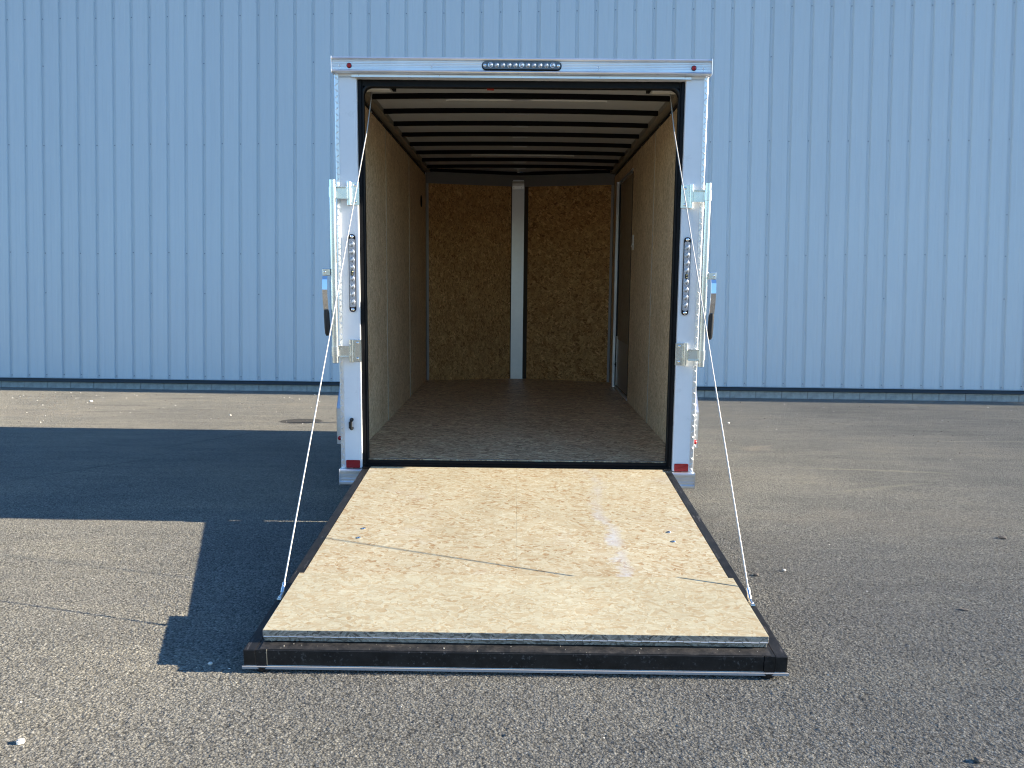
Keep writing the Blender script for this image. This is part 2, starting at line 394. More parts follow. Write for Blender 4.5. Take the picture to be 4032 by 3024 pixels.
# ------------------------------------------------------------------ mesh helper
class MB:
    def __init__(s):
        s.v = []; s.f = []; s.mi = []; s.sm = []
    def add(s, vs, fs, mi=0, smooth=False):
        o = len(s.v)
        s.v += [tuple(v) for v in vs]
        s.f += [tuple(i + o for i in f) for f in fs]
        s.mi += [mi] * len(fs)
        s.sm += [smooth] * len(fs)
        return s
    def box(s, x0, x1, y0, y1, z0, z1, bev=0.0, mi=0):
        x0, x1 = sorted((x0, x1)); y0, y1 = sorted((y0, y1)); z0, z1 = sorted((z0, z1))
        if bev <= 0:
            vs = [(x, y, z) for x in (x0, x1) for y in (y0, y1) for z in (z0, z1)]
            fs = [(0, 1, 3, 2), (4, 6, 7, 5), (0, 4, 5, 1), (2, 3, 7, 6), (0, 2, 6, 4), (1, 5, 7, 3)]
            return s.add(vs, fs, mi)
        b = min(bev, (x1 - x0) * .45, (y1 - y0) * .45, (z1 - z0) * .45)
        bm = bmesh.new()
        bmesh.ops.create_cube(bm, size=1.0)
        for v in bm.verts:
            v.co = ((x0 + x1) / 2 + v.co.x * (x1 - x0), (y0 + y1) / 2 + v.co.y * (y1 - y0), (z0 + z1) / 2 + v.co.z * (z1 - z0))
        bmesh.ops.bevel(bm, geom=list(bm.edges), offset=b, segments=2, affect='EDGES', profile=0.5)
        bm.verts.index_update()
        s.add([v.co[:] for v in bm.verts], [tuple(v.index for v in f.verts) for f in bm.faces], mi)
        bm.free()
        return s
    def tube(s, pts, r, n=12, mi=0, cap=True, radii=None, closed=False):
        pts = [Vector(p) for p in pts]
        k = len(pts)
        rings = []
        up = None
        for i, p in enumerate(pts):
            if closed:
                d = (pts[(i + 1) % k] - pts[i - 1]).normalized()
            else:
                d = (pts[min(i + 1, k - 1)] - pts[max(i - 1, 0)]).normalized()
            if up is None:
                up = Vector((0, 0, 1)) if abs(d.z) < 0.9 else Vector((0, 1, 0))
            a = d.cross(up).normalized()
            b = a.cross(d).normalized()
            up = b
            rr = radii[i] if radii else r
            rings.append([p + a * math.cos(t) * rr + b * math.sin(t) * rr for t in [2 * math.pi * j / n for j in range(n)]])
        vs = [v for rg in rings for v in rg]
        fs = []
        for i in range(k if closed else k - 1):
            i2 = (i + 1) % k
            for j in range(n):
                fs.append((i * n + j, i * n + (j + 1) % n, i2 * n + (j + 1) % n, i2 * n + j))
        s.add(vs, fs, mi, True)
        if cap and not closed:
            s.add(rings[0], [tuple(range(n - 1, -1, -1))], mi)
            s.add(rings[-1], [tuple(range(n))], mi)
        return s
    def prism(s, poly, axis, a0, a1, mi=0, smooth=False):
        """closed polygon (2-D) extruded along axis; poly coordinates are the two other axes in order"""
        def mk(p, a):
            return {'x': (a, p[0], p[1]), 'y': (p[0], a, p[1]), 'z': (p[0], p[1], a)}[axis]
        n = len(poly)
        vs = [mk(p, a0) for p in poly] + [mk(p, a1) for p in poly]
        fs = [(i, (i + 1) % n, n + (i + 1) % n, n + i) for i in range(n)]
        s.add(vs, fs, mi, smooth)
        s.add(vs[:n], [tuple(range(n - 1, -1, -1))], mi)
        s.add(vs[n:], [tuple(range(n))], mi)
        return s
    def dome(s, c, r, axis='y', sgn=-1, h=None, n=14, k=4, mi=0):
        h = h or r
        rings = []
        for i in range(k):
            t = i / k * math.pi / 2
            for j in range(n):
                a = 2 * math.pi * j / n
                u, v, d = r * math.cos(t) * math.cos(a), r * math.cos(t) * math.sin(a), sgn * h * math.sin(t)
                rings.append({'y': (c[0] + u, c[1] + d, c[2] + v), 'x': (c[0] + d, c[1] + u, c[2] + v), 'z': (c[0] + u, c[1] + v, c[2] + d)}[axis])
        tip = {'y': (c[0], c[1] + sgn * h, c[2]), 'x': (c[0] + sgn * h, c[1], c[2]), 'z': (c[0], c[1], c[2] + sgn * h)}[axis]
        rings.append(tip)
        fs = []
        for i in range(k - 1):
            for j in range(n):
                fs.append((i * n + j, i * n + (j + 1) % n, (i + 1) * n + (j + 1) % n, (i + 1) * n + j))
        for j in range(n):
            fs.append(((k - 1) * n + j, (k - 1) * n + (j + 1) % n, k * n))
        return s.add(rings, fs, mi, True)
    def ring(s, c, r, rt, axis='y', n=20, mi=0):
        pts = []
        for j in range(n):
            a = 2 * math.pi * j / n
            u, v = r * math.cos(a), r * math.sin(a)
            pts.append({'y': (c[0] + u, c[1], c[2] + v), 'x': (c[0], c[1] + u, c[2] + v)}[axis])
        return s.tube(pts, rt, 6, mi, closed=True)
    def build(s, name, mats, parent=None, kind=None, matrix=None):
        if not isinstance(mats, (list, tuple)):
            mats = [mats]
        me = bpy.data.meshes.new(name)
        me.from_pydata(s.v, [], s.f)
        for m in mats:
            me.materials.append(m)
        me.polygons.foreach_set('material_index', s.mi)
        me.polygons.foreach_set('use_smooth', s.sm)
        me.update()
        bm = bmesh.new(); bm.from_mesh(me)
        bmesh.ops.recalc_face_normals(bm, faces=bm.faces)
        bm.to_mesh(me); bm.free()
        return link(name, me, parent, kind, matrix)

def link(name, me, parent=None, kind=None, matrix=None):
    o = bpy.data.objects.new(name, me)
    COL.objects.link(o)
    if parent is not None:
        o.parent = parent
    if matrix is not None:
        o.matrix_local = matrix
    if kind:
        o['kind'] = kind
    return o

def B(name, mat, parent, *a, bev=0.0):
    return MB().box(*a, bev=bev).build(name, mat, parent)

def empty(name, loc, label, cat, rot=(0, 0, 0), group=None):
    o = bpy.data.objects.new(name, None)
    COL.objects.link(o)
    o.empty_display_size = 0.2
    o.location = loc
    o.rotation_euler = rot
    o['label'] = label
    o['category'] = cat
    if group:
        o['group'] = group
    return o

SY = 0.0272            # the lot rises gently towards the building
def gz(x, y):
    return SY * max(-30, min(12, y)) + 0.0005 * max(-20, min(20, x))

# ------------------------------------------------------------------ ground
def axis(lo, hi, step, far0, far1, grow=1.035):
    """fine spacing where the chippings can be seen, widening away from it"""
    mid = list(np.arange(lo, hi, step))
    up, st, v = [], step, mid[-1]
    while v < far1:
        st = min(st * grow, 60)
        v += st
        up.append(v)
    dn, st, v = [], step, mid[0]
    while v > far0:
        st = min(st * 1.06, 60)
        v -= st
        dn.append(v)
    return np.array(dn[::-1] + mid + up)
gx = axis(-2.7, 2.7, 0.0043, -500, 500, 1.06)
gy = axis(-2.5, 0.3, 0.0043, -500, 500, 1.012)
rng = np.random.default_rng(5)
GX, GY = np.meshgrid(gx, gy)
def smooth(a, k):
    for _ in range(k):
        a = (a + np.roll(a, 1, 0) + np.roll(a, -1, 0) + np.roll(a, 1, 1) + np.roll(a, -1, 1)) / 5
    return a
h = smooth(rng.standard_normal(GX.shape), 1)
h = h / h.std() + 0.8 * rng.standard_normal(GX.shape)
h2 = smooth(rng.standard_normal(GX.shape), 5)
h2 = h2 / h2.std()
H_ = 0.00062 * h + 0.00022 * h2
H_ = np.clip(H_, -0.0028, 0.0022)
dx = np.gradient(gx)[None, :]
dy = np.gradient(gy)[:, None]
H_ *= np.clip(1.6 - np.maximum(dx, dy) / 0.03, 0, 1)
GZ = SY * np.clip(GY, -30, 12) + 0.0005 * np.clip(GX, -20, 20) + H_
ny_, nx_ = GX.shape
me = bpy.data.meshes.new('ground')
me.vertices.add(nx_ * ny_)
me.vertices.foreach_set('co', np.stack([GX, GY, GZ], -1).astype(np.float32).ravel())
idx = np.arange(nx_ * ny_).reshape(ny_, nx_)
q = np.stack([idx[:-1, :-1], idx[:-1, 1:], idx[1:, 1:], idx[1:, :-1]], -1).reshape(-1, 4)
me.loops.add(q.size)
me.loops.foreach_set('vertex_index', q.ravel().astype(np.int32))
me.polygons.add(len(q))
me.polygons.foreach_set('loop_start', (np.arange(len(q)) * 4).astype(np.int32))
me.update(calc_edges=True)
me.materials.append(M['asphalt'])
go = bpy.data.objects.new('ground', me)
COL.objects.link(go)
go['kind'] = 'structure'

# ------------------------------------------------------------------ metal building
WA = -0.0536
WANG = math.atan(WA)
bld = empty('metal_building', (0, 8.6693, 0.2), 'long pale blue ribbed metal building wall behind the trailer', 'building', rot=(0, 0, WANG))
# local frame: x along the wall, y into the building, z up from 0.2
PITCH = 0.3035 / math.cos(WANG)
X0 = -8.528 / math.cos(WANG)
ZB, ZT = 0.215, 8.4
DG = 0.025
def groove(xc):
    return [(xc - 0.034, 0.0), (xc - 0.020, DG), (xc + 0.017, DG), (xc + 0.033, 0.0)]
def panel_mesh():
    prof = []
    for k in range(3):
        xc = k * PITCH
        prof += groove(xc)
        # pan between grooves carries two very shallow stiffening steps
        a = xc + 0.033
        b = xc + PITCH - 0.034
        wd = b - a
        prof += [(a + wd * 0.30, 0.0), (a + wd * 0.36, 0.0035), (a + wd * 0.64, 0.0035), (a + wd * 0.70, 0.0)]
    prof = [(-0.037, -0.0015)] + prof + [(3 * PITCH - 0.038, 0.0)]
    m = MB()
    z0, z1 = ZB, ZT
    back = [(p[0], p[1] + 0.0018) for p in prof]
    n = len(prof)
    vs = [(p[0], p[1], z) for z in (z0, z1) for p in prof] + [(p[0], p[1], z) for z in (z0, z1) for p in back]
    fs = [(i, i + 1, n + i + 1, n + i) for i in range(n - 1)]
    fs += [(2 * n + i, 3 * n + i, 3 * n + i + 1, 2 * n + i + 1) for i in range(n - 1)]
    fs += [(i, 2 * n + i, 2 * n + i + 1, i + 1) for i in range(n - 1)]
    fs += [(0, n, 3 * n, 2 * n), (n - 1, 3 * n - 1, 4 * n - 1, 2 * n - 1)]
    m.add(vs, fs)
    return m
first = None
np_ = 22
for i in range(-14, 44):  # right-hand run added out of view to carry the shading eave
    x = X0 + (i * 3 - 1) * PITCH
    if first is None:
        first = panel_mesh().build('wall_panel', M['panel'], bld)
        o = first
    else:
        o = link('wall_panel', first.data, bld)
    o.location = (x, 0, 0)
    o.rotation_euler = (0, 0, R.uniform(-0.0006, 0.0006))
XL = X0 + (-14 * 3 - 1) * PITCH - 0.05
XR = X0 + (44 * 3 - 1) * PITCH
sc = MB()
for z, every in ((6.15, 1), (5.38, 3), (4.08, 1), (2.93, 3), (2.30, 1), (1.63, 3), (0.262, 1)):
    for k in range(-42, 130):
        if every == 3 and (k + 1) % 3:
            continue
        xc = X0 + k * PITCH - 0.004
        zz = z + R.uniform(-0.012, 0.012)
        sc.prism([(xc + 0.0085 * math.cos(t), zz + 0.0085 * math.sin(t)) for t in [math.pi / 3 * q for q in range(6)]], 'y', DG - 0.007, DG + 0.001)
sc.build('screw', m_plain('weathered_screw', (0.24, 0.28, 0.33), 0.5, metal=0.5), bld, kind='stuff')
# base flashing and block foundation
fl = MB()
fl.prism([(-0.030, 0.150), (-0.030, 0.153), (-0.012, 0.2135), (0.030, 0.2135), (0.030, 0.143), (-0.004, 0.143)], 'x', XL, XR)
fl.build('base_flashing', M['base_trim'], bld)
fl2 = MB().prism([(-0.036, 0.206), (-0.036, 0.210), (-0.0125, 0.2175), (-0.0125, 0.206)], 'x', XL, XR).build('drip_edge', m_plain('pale_drip_edge', (0.35, 0.42, 0.44), 0.4), bld)
blk = None
bw = 0.404
x = XL
k = 0
while x < XR:
    w_ = bw
    m = MB().box(0.004, w_ - 0.004, 0.006, 0.16, -0.45, 0.143, bev=0.004)
    if blk is None:
        blk = m.build('concrete_block', M['concrete'], bld); o = blk
    else:
        o = link('concrete_block', blk.data, bld)
    o.location = (x, R.uniform(0, 0.004), R.uniform(-0.001, 0.0))
    x += w_
    k += 1
MB().box(XL, XR, 0.016, 0.15, -0.45, 0.141).build('mortar_bed', m_plain('mortar', (0.22, 0.22, 0.20), 0.95), bld)
# rest of the building, closed shell
MB().box(XL, XR, 0.05, 0.2, 0.15, 8.4).build('inner_wall', M['dark_gap'], bld)
MB().box(XL - 0.03, XL, 0.0, 12, 0.15, 8.4).box(XR, XR + 0.03, 0.0, 12, 0.15, 8.4).box(XL, XR, 11.97, 12, 0.15, 8.4).build('side_wall', M['panel'], bld)
MB().prism([(-0.62, 8.42), (-0.62, 8.50), (6, 9.0), (12.2, 8.5), (12.2, 8.4)], 'x', XL - 0.1, XR + 0.1).build('roof', M['white'], bld)  # deep eave added out of view to shade the strip at the wall foot

# ------------------------------------------------------------------ cargo trailer
TAU = 0.0889649
tr = empty('cargo_trailer', (0, 0, 0), 'white enclosed cargo trailer, rear ramp door lowered onto the asphalt', 'trailer', rot=(TAU, 0, 0))
T = tr
def mir(f):
    for s in (-1, 1):
        f(s)
W = 0.915
ZF = 0.333
# shell: side skins, floor frame, roof
def side_skin(s):
    B('side_skin', M['white'], T, s * 0.902, s * 0.908, 0.06, 3.44, 0.214, 2.31)
mir(side_skin)
def nose_skin(s):
    m = MB()
    a, b = (s * 0.902, 3.44), (0, 3.72)
    m.add([(a[0], a[1], .214), (b[0], b[1], .214), (b[0], b[1], 2.31), (a[0], a[1], 2.31),
           (s * 0.908, a[1] + .006, .214), (0, b[1] + .006, .214), (0, b[1] + .006, 2.31), (s * 0.908, a[1] + .006, 2.31)],
          [(0, 1, 2, 3), (4, 7, 6, 5), (0, 4, 5, 1), (3, 2, 6, 7), (0, 3, 7, 4), (1, 5, 6, 2)])
    m.build('nose_skin', M['white'], T)
mir(nose_skin)
m = MB()
m.prism([(-0.90, 0.03), (0.90, 0.03), (0.90, 3.44), (0, 3.72), (-0.90, 3.44)], 'z', 2.314, 2.322)
m.build('roof', M['white'], T)
# ceiling skin with a slight crown
m = MB()
NX = 12
def crown(x):
    return 0.010 * (1 - (x / 0.86) ** 2)
vs = []; fs = []
for i in range(NX + 1):
    x = -0.86 + 1.72 * i / NX
    yend = 3.44 + 0.226 * (1 - abs(x) / 0.87)
    for y in (0.06, yend):
        vs.append((x, y, 2.297 + crown(x) - 0.004))
fs = [(2 * i, 2 * i + 2, 2 * i + 3, 2 * i + 1) for i in range(NX)]
m.add(vs, fs)
m.build('ceiling_skin', M['roof_skin'], T)
# roof bows
bowm = None
for k in range(8):
    y = 0.511 + 0.3804 * k
    if bowm is None:
        m = MB()
        prof = []
        for i in range(NX + 1):
            x = -0.85 + 1.70 * i / NX
            z = 2.2935 + crown(x)
            zb = 2.2670 + crown(x)
            for p in ((0.0, z), (0.0, zb), (0.024, zb), (0.024, z)):
                prof.append((x, p[0], p[1]))
        fs = []
        for i in range(NX):
            for j in range(4):
                fs.append((i * 4 + j, i * 4 + (j + 1) % 4, (i + 1) * 4 + (j + 1) % 4, (i + 1) * 4 + j))
        fs += [(0, 1, 2, 3), (NX * 4 + 3, NX * 4 + 2, NX * 4 + 1, NX * 4)]
        m.add(prof, fs)
        bowm = m.build('roof_bow', M['bow'], T); o = bowm
    else:
        o = link('roof_bow', bowm.data, T)
    o.location = (0, y, 0)
    pl = MB().box(-0.055, 0.05, 0.0245, 0.040, 2.2700, 2.2735).build('splice_plate', M['alum_dull'], o)
# loom conduits run beside two bows
for y, x0, x1 in ((0.548, -0.42, 0.47), (2.47, -0.39, 0.42)):
    MB().tube([(x0, y, 2.270), (x0 + 0.02, y, 2.275), (x1, y, 2.275), (x1 + 0.01, y, 2.270)], 0.0065, 8).build('conduit', M['off_white'], T)
# upper side beams
def beam(s):
    B('roof_beam', M['beam'], T, s * 0.825, s * 0.90, 0.085, 3.44, 2.262, 2.312, bev=0.004)
    # dark wiring channel and clips between beam and panel top
    B('wiring_gap', M['dark_gap'], T, s * 0.873, s * 0.90, 0.09, 3.42, 2.19, 2.2615)
    h = MB().tube([(s * 0.868, 0.12 + 0.1 * i, 2.246 + 0.004 * math.sin(i * 1.9)) for i in range(32)], 0.0045, 6)
    h.build('wire_harness', M['rubber'], T)
    c = MB()
    for i in range(9):
        c.dome((s * 0.866, 0.35 + 0.36 * i, 2.236), 0.006, 'x', -s, 0.004, 8, 2)
    c.build('screw', M['chrome'], T, kind='stuff')
mir(beam)
# corner fillet boxes behind the header (spring housings)
def spring(s):
    B('spring_housing', M['off_white'], T, s * 0.66, s * 0.80, 0.10, 0.16, 2.222, 2.275, bev=0.004)
    B('spring_bracket', M['bow'], T, s * 0.635, s * 0.652, 0.09, 0.15, 2.222, 2.28)
    MB().tube([(s * 0.80, 0.13, 2.24), (s * 0.845, 0.13, 2.24)], 0.02, 14).build('cable_drum', M['alum_dull'], T)
mir(spring)
B('warning_tag', m_plain('red_tag', (0.5, 0.05, 0.02), 0.5), T, -0.17, -0.135, 0.072, 0.074, 2.214, 2.222)
# floor
m = MB().prism([(-0.895, 0.062), (0.895, 0.062), (0.895, 3.44), (0, 3.70), (-0.895, 3.44)], 'z', ZF - 0.018, ZF)
m.build('floor', M['osb_floor'], T)
B('subframe', M['black'], T, -0.86, 0.86, 0.02, 3.40, 0.205, 0.314)
# side panels (plywood sheets with seams)
def panels(s):
    ys = [0.085, 1.205, 2.297, 3.075, 3.437]
    if s > 0:
        ys = [0.085, 1.205, 2.200]
    for a, b in zip(ys, ys[1:]):
        if s < 0 and b == 3.437:
            # sheet with the round vent hole is kept whole, the vent sits on it
            pass
        B('plywood_panel', M['osb_side'], T, s * 0.870, s * 0.882, a + 0.003, b - 0.003, ZF + 0.001, 2.236)
    if s > 0:
        B('plywood_panel', M['osb_side'], T, 0.870, 0.882, 3.083, 3.437, ZF + 0.001, 2.236)
        B('plywood_panel', M['osb_side'], T, 0.870, 0.882, 2.203, 3.080, 2.148, 2.236)
    B('backing', M['dark_gap'], T, s * 0.884, s * 0.90, 0.085, 3.437, ZF, 2.20)
    # metal batten over the nearest seams
    for y in ((1.205, 2.297) if s < 0 else (1.205,)):
        B('seam_strip', m_seam, T, s * 0.8655, s * 0.8698, y + 0.003, y + 0.009, ZF + 0.002, 2.234)
m_seam = m_plain('seam_strip_tan', (0.50, 0.42, 0.30), 0.5)
mir(panels)
MB().prism([(3.08 + 0.052 * math.cos(t), 1.968 + 0.052 * math.sin(t)) for t in [2 * math.pi * i / 24 for i in range(24)]], 'x', -0.8695, -0.866).build('vent', M['bow'], T)
# side entry door seen from inside
door = B('side_door', m_osb('plywood_door', [(0.0, (0.25, 0.18, 0.10)), (0.5, (0.36, 0.27, 0.17)), (1.0, (0.44, 0.34, 0.22))], along='z', size=1.1, contrast=0.7), T, 0.882, 0.895, 2.222, 3.020, 0.36, 2.120)
dfm = MB().box(0.847, 0.885, 3.045, 3.080, 0.336, 2.145, bev=0.002)
dfm.box(0.864, 0.885, 2.205, 3.0445, 2.122, 2.143).box(0.864, 0.885, 2.205, 3.0445, 0.337, 0.356)
dfm.build('door_frame', M['alum'], T)
MB().box(0.868, 0.894, 3.022, 3.044, 0.357, 2.121).box(0.868, 0.894, 2.204, 2.220, 0.357, 2.121).build('door_gasket', M['rubber'], T)
MB().box(0.878, 0.8815, 2.225, 3.018, 0.37, 0.775).build('kick_plate', M['kick'], door)
MB().box(0.8745, 0.8775, 2.965, 3.017, 0.365, 0.80).build('edge_plate', M['alum_dull'], door)
MB().box(0.868, 0.8805, 2.98, 3.01, 0.53, 0.57, bev=0.003).tube([(0.868, 2.995, 0.55), (0.86, 2.995, 0.55)], 0.006, 8).build('latch', M['black'], door)
sw = MB().box(0.864, 0.8695, 2.068, 2.140, 1.518, 1.632, bev=0.002).build('light_switch', M['off_white'], T)
MB().prism([(0.8635, 1.572), (0.852, 1.545), (0.855, 1.540), (0.8635, 1.56)], 'y', 2.098, 2.110).build('toggle', M['off_white'], sw)
M_brown = m_plain('brown_backing', (0.075, 0.055, 0.038), 0.8)
M_trim = m_plain('grey_corner_trim', (0.36, 0.35, 0.34), 0.45)
# nose: two strand-board sheets, grey cove trims, centre post
def nose(s):
    ax, ay = s * 0.868, 3.438
    bx, by = 0.0, 3.668
    d = Vector((bx - ax, by - ay, 0)); L = d.length; d.normalize()
    nrm = Vector((-d.y, d.x, 0)) * (1 if s < 0 else -1)
    if nrm.y > 0:
        nrm = -nrm
    A = Vector((ax, ay, 0))
    def slab(name, mat, u0, u1, z0, z1, o0, o1):
        vs = []
        for u in (u0, u1):
            for o in (o0, o1):
                for z in (z0, z1):
                    q = A + d * u + nrm * o
                    vs.append((q.x, q.y, z))
        m = MB().add(vs, [(0, 1, 3, 2), (4, 6, 7, 5), (0, 4, 5, 1), (2, 3, 7, 6), (0, 2, 6, 4), (1, 5, 7, 3)])
        return m.build(name, mat, T)
    slab('nose_panel', M['osb_nose'], 0.022, L - 0.088, ZF + 0.001, 2.20, 0.0, 0.012)
    slab('nose_backing', M_brown, 0.0, L, ZF, 2.29, -0.018, -0.006)
    slab('cove_trim', M['nose_trim'], 0.0, L - 0.004, 2.165, 2.270, 0.013, 0.016)
    slab('corner_trim', M_trim, 0.0, 0.022, ZF + 0.001, 2.164, 0.004, 0.014)
    slab('nose_bow', M['bow'], 0.0, L - 0.004, 2.2705, 2.296, 0.0, 0.045)
mir(nose)
post = MB().box(-0.073, 0.043, 3.628, 3.632, ZF + 0.001, 2.165)
post.prism([(3.6262, 2.14), (3.622, 2.17), (3.612, 2.192), (3.60, 2.205), (3.60, 2.209), (3.615, 2.197), (3.626, 2.172), (3.6275, 2.14)], 'x', -0.071, 0.041)
pst = post.build('centre_post', M['alum_dull'], T)
B('post_cap', M['alum'], T, -0.064, 0.036, 3.585, 3.60, 2.214, 2.220)
pd = MB()
for x in (-0.057, 0.014):
    pd.dome((x, 3.6255, 2.153), 0.004, 'y', -1, 0.003, 8, 2)
pd.build('rivet', M['bow'], pst, kind='stuff')
B('nose_strap', M['alum_dull'], T, -0.03, -0.008, 3.30, 3.52, 2.275, 2.279)

# rear frame -----------------------------------------------------------
def rpost(s):
    B('rear_post', M['white'], T, s * 0.808, s * 0.897, 0.0, 0.034, 0.296, 2.262, bev=0.0025)
    # diamond-plate corner
    c = MB()
    c.prism([(s * 0.896, -0.003), (s * 0.913, -0.003), (s * 0.916, 0.0), (s * 0.916, 0.11), (s * 0.9085, 0.11), (s * 0.9085, 0.004), (s * 0.896, 0.004)], 'z', 0.296, 2.268)
    ct = c.build('corner_plate', M['plate'], T)
    l = MB()
    def lug(c0, u, v, nn, ln, wd, h):
        c0, u, v, nn = map(Vector, (c0, u, v, nn))
        P = [c0 - u * ln, c0 - v * wd, c0 + u * ln, c0 + v * wd]
        Q = [c0 - u * ln * .55 + nn * h, c0 - v * wd * .4 + nn * h, c0 + u * ln * .55 + nn * h, c0 + v * wd * .4 + nn * h]
        l.add(P + Q, [(4, 5, 6, 7), (0, 1, 5, 4), (1, 2, 6, 5), (2, 3, 7, 6), (3, 0, 4, 7)])
    z = 0.31
    k = 0
    while z < 2.26:
        a = 0.9 if k % 2 else -0.9
        lug((s * 0.906, -0.0031, z), (math.sin(a), 0, math.cos(a)), (math.cos(a), 0, -math.sin(a)), (0, -1, 0), 0.012, 0.004, 0.0026)
        for yy in (0.018, 0.05, 0.082):
            a = 0.8 if (k + int(yy * 40)) % 2 else -0.8
            lug((s * 0.9161, yy, z + yy * .3), (0, math.sin(a), math.cos(a)), (0, math.cos(a), -math.sin(a)), (s, 0, 0), 0.012, 0.004, 0.0028)
        z += 0.0285
        k += 1
    l.build('tread_pattern', M['plate'], ct, kind='stuff')
    # foot casting (extruded aluminium bumper end)
    p = [(-0.004, 0.2145), (-0.030, 0.2145), (-0.034, 0.219), (-0.034, 0.228), (-0.022, 0.232), (-0.022, 0.245), (-0.0205, 0.247), (-0.022, 0.249), (-0.022, 0.262), (-0.0205, 0.264), (-0.022, 0.266), (-0.022, 0.276),
         (-0.034, 0.280), (-0.034, 0.290), (-0.030, 0.2945), (-0.004, 0.2945)]
    MB().prism([(y, z) for y, z in p], 'x', s * 0.79, s * 0.919).build('bumper_end', M['alum'], T)
    B('bumper_cap', M['alum'], T, s * 0.9192, s * 0.9205, -0.036, 0.05, 0.2135, 0.2955)
    B('frame_foot', M['black'], T, s * 0.80, s * 0.86, -0.002, 0.06, 0.19, 0.2140)
mir(rpost)
# header, top extrusion, drip rail
B('rear_header', M['white'], T, -0.896, 0.896, 0.0, 0.034, 2.2525, 2.33)
p = [(-0.002, 2.270), (-0.026, 2.270), (-0.033, 2.272), (-0.036, 2.276), (-0.033, 2.281), (-0.024, 2.284), (-0.020, 2.287)]
for i in range(5):
    z = 2.290 + i * 0.0078
    p += [(-0.020, z), (-0.0215, z + 0.002), (-0.0215, z + 0.005), (-0.020, z + 0.0072)]
p += [(-0.022, 2.330), (-0.031, 2.3315), (-0.036, 2.336), (-0.034, 2.341), (-0.028, 2.3435), (-0.002, 2.3435)]
cap = MB().prism(p, 'x', -0.9215, 0.9215).build('top_rail', M['alum'], T)
def capend(s):
    B('rail_end', M['alum'], T, s * 0.9218, s * 0.9242, -0.038, 0.06, 2.268, 2.3455, bev=0.001)
mir(capend)
# side roof rails
def sroof(s):
    B('side_roof_rail', M['alum'], T, s * 0.909, s * 0.921, 0.062, 3.43, 2.275, 2.335, bev=0.004)
mir(sroof)
dr = MB().prism([(-0.002, 2.2535), (-0.014, 2.2515), (-0.016, 2.2525), (-0.0045, 2.256), (-0.0045, 2.2690), (-0.002, 2.2690)], 'x', -0.831, 0.831).build('drip_rail', M['alum'], T)
sc = MB()
for x in (-0.795, -0.40, 0.0, 0.385, 0.80):
    sc.dome((x, -0.0045, 2.2635), 0.0035, 'y', -1, 0.003, 8, 2)
sc.build('rivet', M['chrome'], dr, kind='stuff')
sc = MB()
for x in (-0.885, -0.435, 0.375, 0.885):
    sc.dome((x, -0.0215, 2.304), 0.0052, 'y', -1, 0.004, 10, 2)
    sc.dome((x, -0.0215, 2.293), 0.003, 'y', -1, 0.003, 8, 2)
sc.build('rivet', M['chrome'], cap, kind='stuff')
def marker(s):
    o = MB().tube([(s * 0.838, -0.0212, 2.3035), (s * 0.838, -0.025, 2.3035)], 0.0125, 20).build('marker_light', M['black'], T)
    MB().dome((s * 0.838, -0.025, 2.3035), 0.0108, 'y', -1, 0.008, 18, 4).build('lens', M['red_lens'], o)
mir(marker)
# third brake light bar
def rrect(x0, x1, z0, z1, r, n=6):
    pts = []
    for cx, cz, a0 in ((x1 - r, z1 - r, 0), (x0 + r, z1 - r, 90), (x0 + r, z0 + r, 180), (x1 - r, z0 + r, 270)):
        for i in range(n + 1):
            a = math.radians(a0 + 90 * i / n)
            pts.append((cx + r * math.cos(a), cz + r * math.sin(a)))
    return pts
lb = MB().prism(rrect(-0.192, 0.196, 2.287, 2.327, 0.0198, 8), 'y', -0.0212, -0.028).build('brake_light', M['black'], T)
MB().prism(rrect(-0.188, 0.192, 2.291, 2.3255, 0.017, 8), 'y', -0.0282, -0.031).build('lens_body', M['lens_body'], lb)
ln = None
for i in range(11):
    x = -0.149 + i * 0.0301
    if ln is None:
        ln = MB().dome((0, 0, 0), 0.0118, 'y', -1, 0.006, 16, 4).build('led_optic', M['lens'], lb); o = ln
    else:
        o = link('led_optic', ln.data, lb)
    o.location = (x, -0.0311, 2.3085)
for i in (0, 5, 10):
    x = -0.149 + i * 0.0301
    MB().ring((x, -0.034, 2.3085), 0.011, 0.0022, 'y', 20).build('chrome_ring', M['chrome'], lb)
sc = MB()
for x in (-0.176, 0.180):
    sc.dome((x, -0.0311, 2.308), 0.008, 'y', -1, 0.004, 12, 3)
sc.build('screw', M['chrome'], lb)
# side tail lights
def tail(s):
    x = s * 0.8415
    o = MB().prism(rrect(x - 0.0172, x + 0.0172, 1.107, 1.497, 0.017, 8), 'y', -0.0008, -0.007).build('tail_light', M['black'], T)
    MB().prism(rrect(x - 0.0145, x + 0.0145, 1.131, 1.474, 0.008, 5), 'y', -0.0072, -0.0105).build('lens_body', M['lens_clear'], o)
    zs = [1.446, 1.408, 1.369, 1.332, 1.275, 1.236, 1.197, 1.158]
    for z in zs:
        q = link('led_optic', ln.data, o)
        q.location = (x, -0.0106, z)
        q.scale = (1.12, 0.45, 1.25)
    MB().prism(rrect(x - 0.0065, x + 0.0065, 1.290, 1.317, 0.0063, 6), 'y', -0.0108, -0.013).build('plug', M['plug'], o)
    MB().dome((x + 0.001, -0.0131, 1.3095), 0.0030, 'y', -1, 0.002, 8, 2).dome((x + 0.001, -0.0131, 1.2975), 0.0030, 'y', -1, 0.002, 8, 2).build('contact', M['contact'], o)
    MB().dome((x, -0.0072, 1.1195), 0.009, 'y', -1, 0.004, 12, 3).dome((x, -0.0072, 1.485), 0.009, 'y', -1, 0.004, 12, 3).build('screw', M['chrome'], o)
mir(tail)
